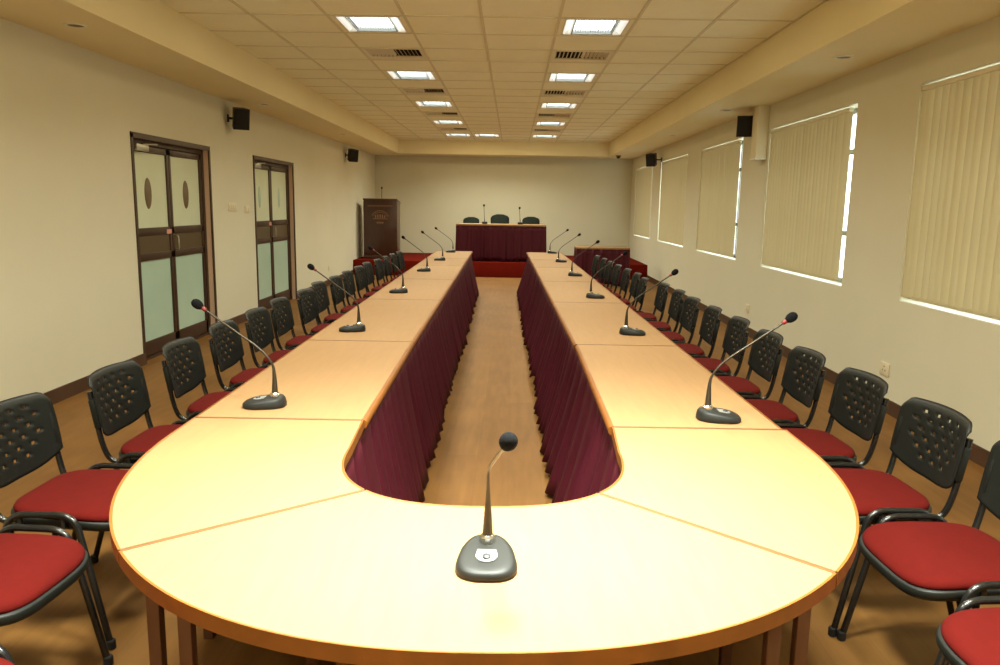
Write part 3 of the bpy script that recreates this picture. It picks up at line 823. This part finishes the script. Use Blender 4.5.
# podium
px, py = -2.94, 17.0
o = thing('lectern', 'tall dark brown wooden lectern on the left end of the stage', 'lectern', (px, py, PZ))
MB().bx(-.355,.355,-.02,.02,.06,1.30,.006).build('front_panel', M['podium'], o)
for s in (-1,1): MB().bx(s*.355-.018,s*.355+.018,-.015,.48,.0,1.28,.005).build('side_panel', M['podium'], o)
MB().bx(-.38,.38,-.04,.5,0,.07,.006).build('plinth', M['podium'], o)
MB().box((0,.24,1.27),(.76,.56,.03),.006,Matrix.Rotation(R(-8),3,'X')).build('reading_top', M['podium'], o)
# faint lettering strip, arched emblem and short line beneath it
mk = MB(); fy = -.0225
x = -.27
rl = random.Random(4)
while x < .27:
    w_ = rl.uniform(.012,.022)
    mk.bx(x, x+w_*.35, fy-.002, fy, 1.145, 1.18); mk.bx(x, x+w_, fy-.002, fy, 1.174, 1.18)
    if rl.random() < .6: mk.bx(x+w_*.7, x+w_, fy-.002, fy, 1.145, 1.18)
    x += w_+.007
mk.build('lettering', M['podmark'], o, smooth=0); mk = MB()
for r_, wd in ((.2,.012),(.165,.008)):
    for q in range(24):
        a = R(25+130*q/24)
        mk.box((r_*math.cos(a), fy-.001, .86+r_*math.sin(a)), (r_*2.27/24*.9,.002,wd), 0, Matrix.Rotation(-(a+PI/2),3,'Y'))
for i in range(5): mk.bx(-.1+i*.05-.012, -.1+i*.05+.012, fy-.002, fy, .90, .90+.05+.03*math.sin(PI*(i+.5)/5))
mk.bx(-.16,.16,fy-.002,fy,.875,.888)
mk.build('emblem', M['podmark'], o, smooth=0); mk = MB()
for i in range(4): mk.bx(-.075+i*.04,-.075+i*.04+.024,fy-.002,fy,.78,.815)
mk.build('emblem_initials', M['podmark'], o, smooth=0)

om = thing('lectern_microphone', 'thin black microphone standing up from the lectern top', 'microphone', (px+.02, py+.1, PZ+1.307))
MB().lathe([(.03,0),(.03,.01),(.012,.015)],14).build('base', M['micbody'], om)
MB().tube([(0,0,.01),(0,0,.14),(.005,-.01,.24)], .006, 8).build('stem', M['micneck'], om)
MB().lathe([(0,-.025),(.014,-.02),(.018,0),(.014,.02),(0,.03)], 14, Matrix.Translation((.005,-.01,.25))).build('windscreen', M['foam'], om, smooth=80)

# ------------------------------------------------------------------ daylight outside, camera
wd = bpy.data.worlds.new('world'); bpy.context.scene.world = wd; wd.use_nodes = True
bg = wd.node_tree.nodes['Background']; bg.inputs[0].default_value = (.95,1,.97,1); bg.inputs[1].default_value = 4

cam = bpy.data.cameras.new('camera'); cam.lens = 27.36; cam.sensor_width = 36; cam.sensor_fit = 'HORIZONTAL'
cam.clip_start = .05; cam.clip_end = 200
co = bpy.data.objects.new('camera', cam); C.objects.link(co)
pi_, ya, ro = R(9.482), R(.8177), R(.9537)
Rt = Vector((math.cos(ya), math.sin(ya), 0)); Fh = Vector((-math.sin(ya), math.cos(ya), 0))
Fw = Fh*math.cos(pi_)-Vector((0,0,math.sin(pi_))); Up = Fh*math.sin(pi_)+Vector((0,0,math.cos(pi_)))
Rr = Rt*math.cos(ro)+Up*math.sin(ro); Ur = Up*math.cos(ro)-Rt*math.sin(ro)
mw = Matrix((Rr, Ur, -Fw)).transposed().to_4x4(); mw.translation = (0,0,1.54)
co.matrix_world = mw
sc = bpy.context.scene; sc.camera = co
vs = sc.view_settings
vs.view_transform = 'Standard'; vs.look = 'None'; vs.gamma = 1; vs.use_curve_mapping = False; vs.exposure = .18
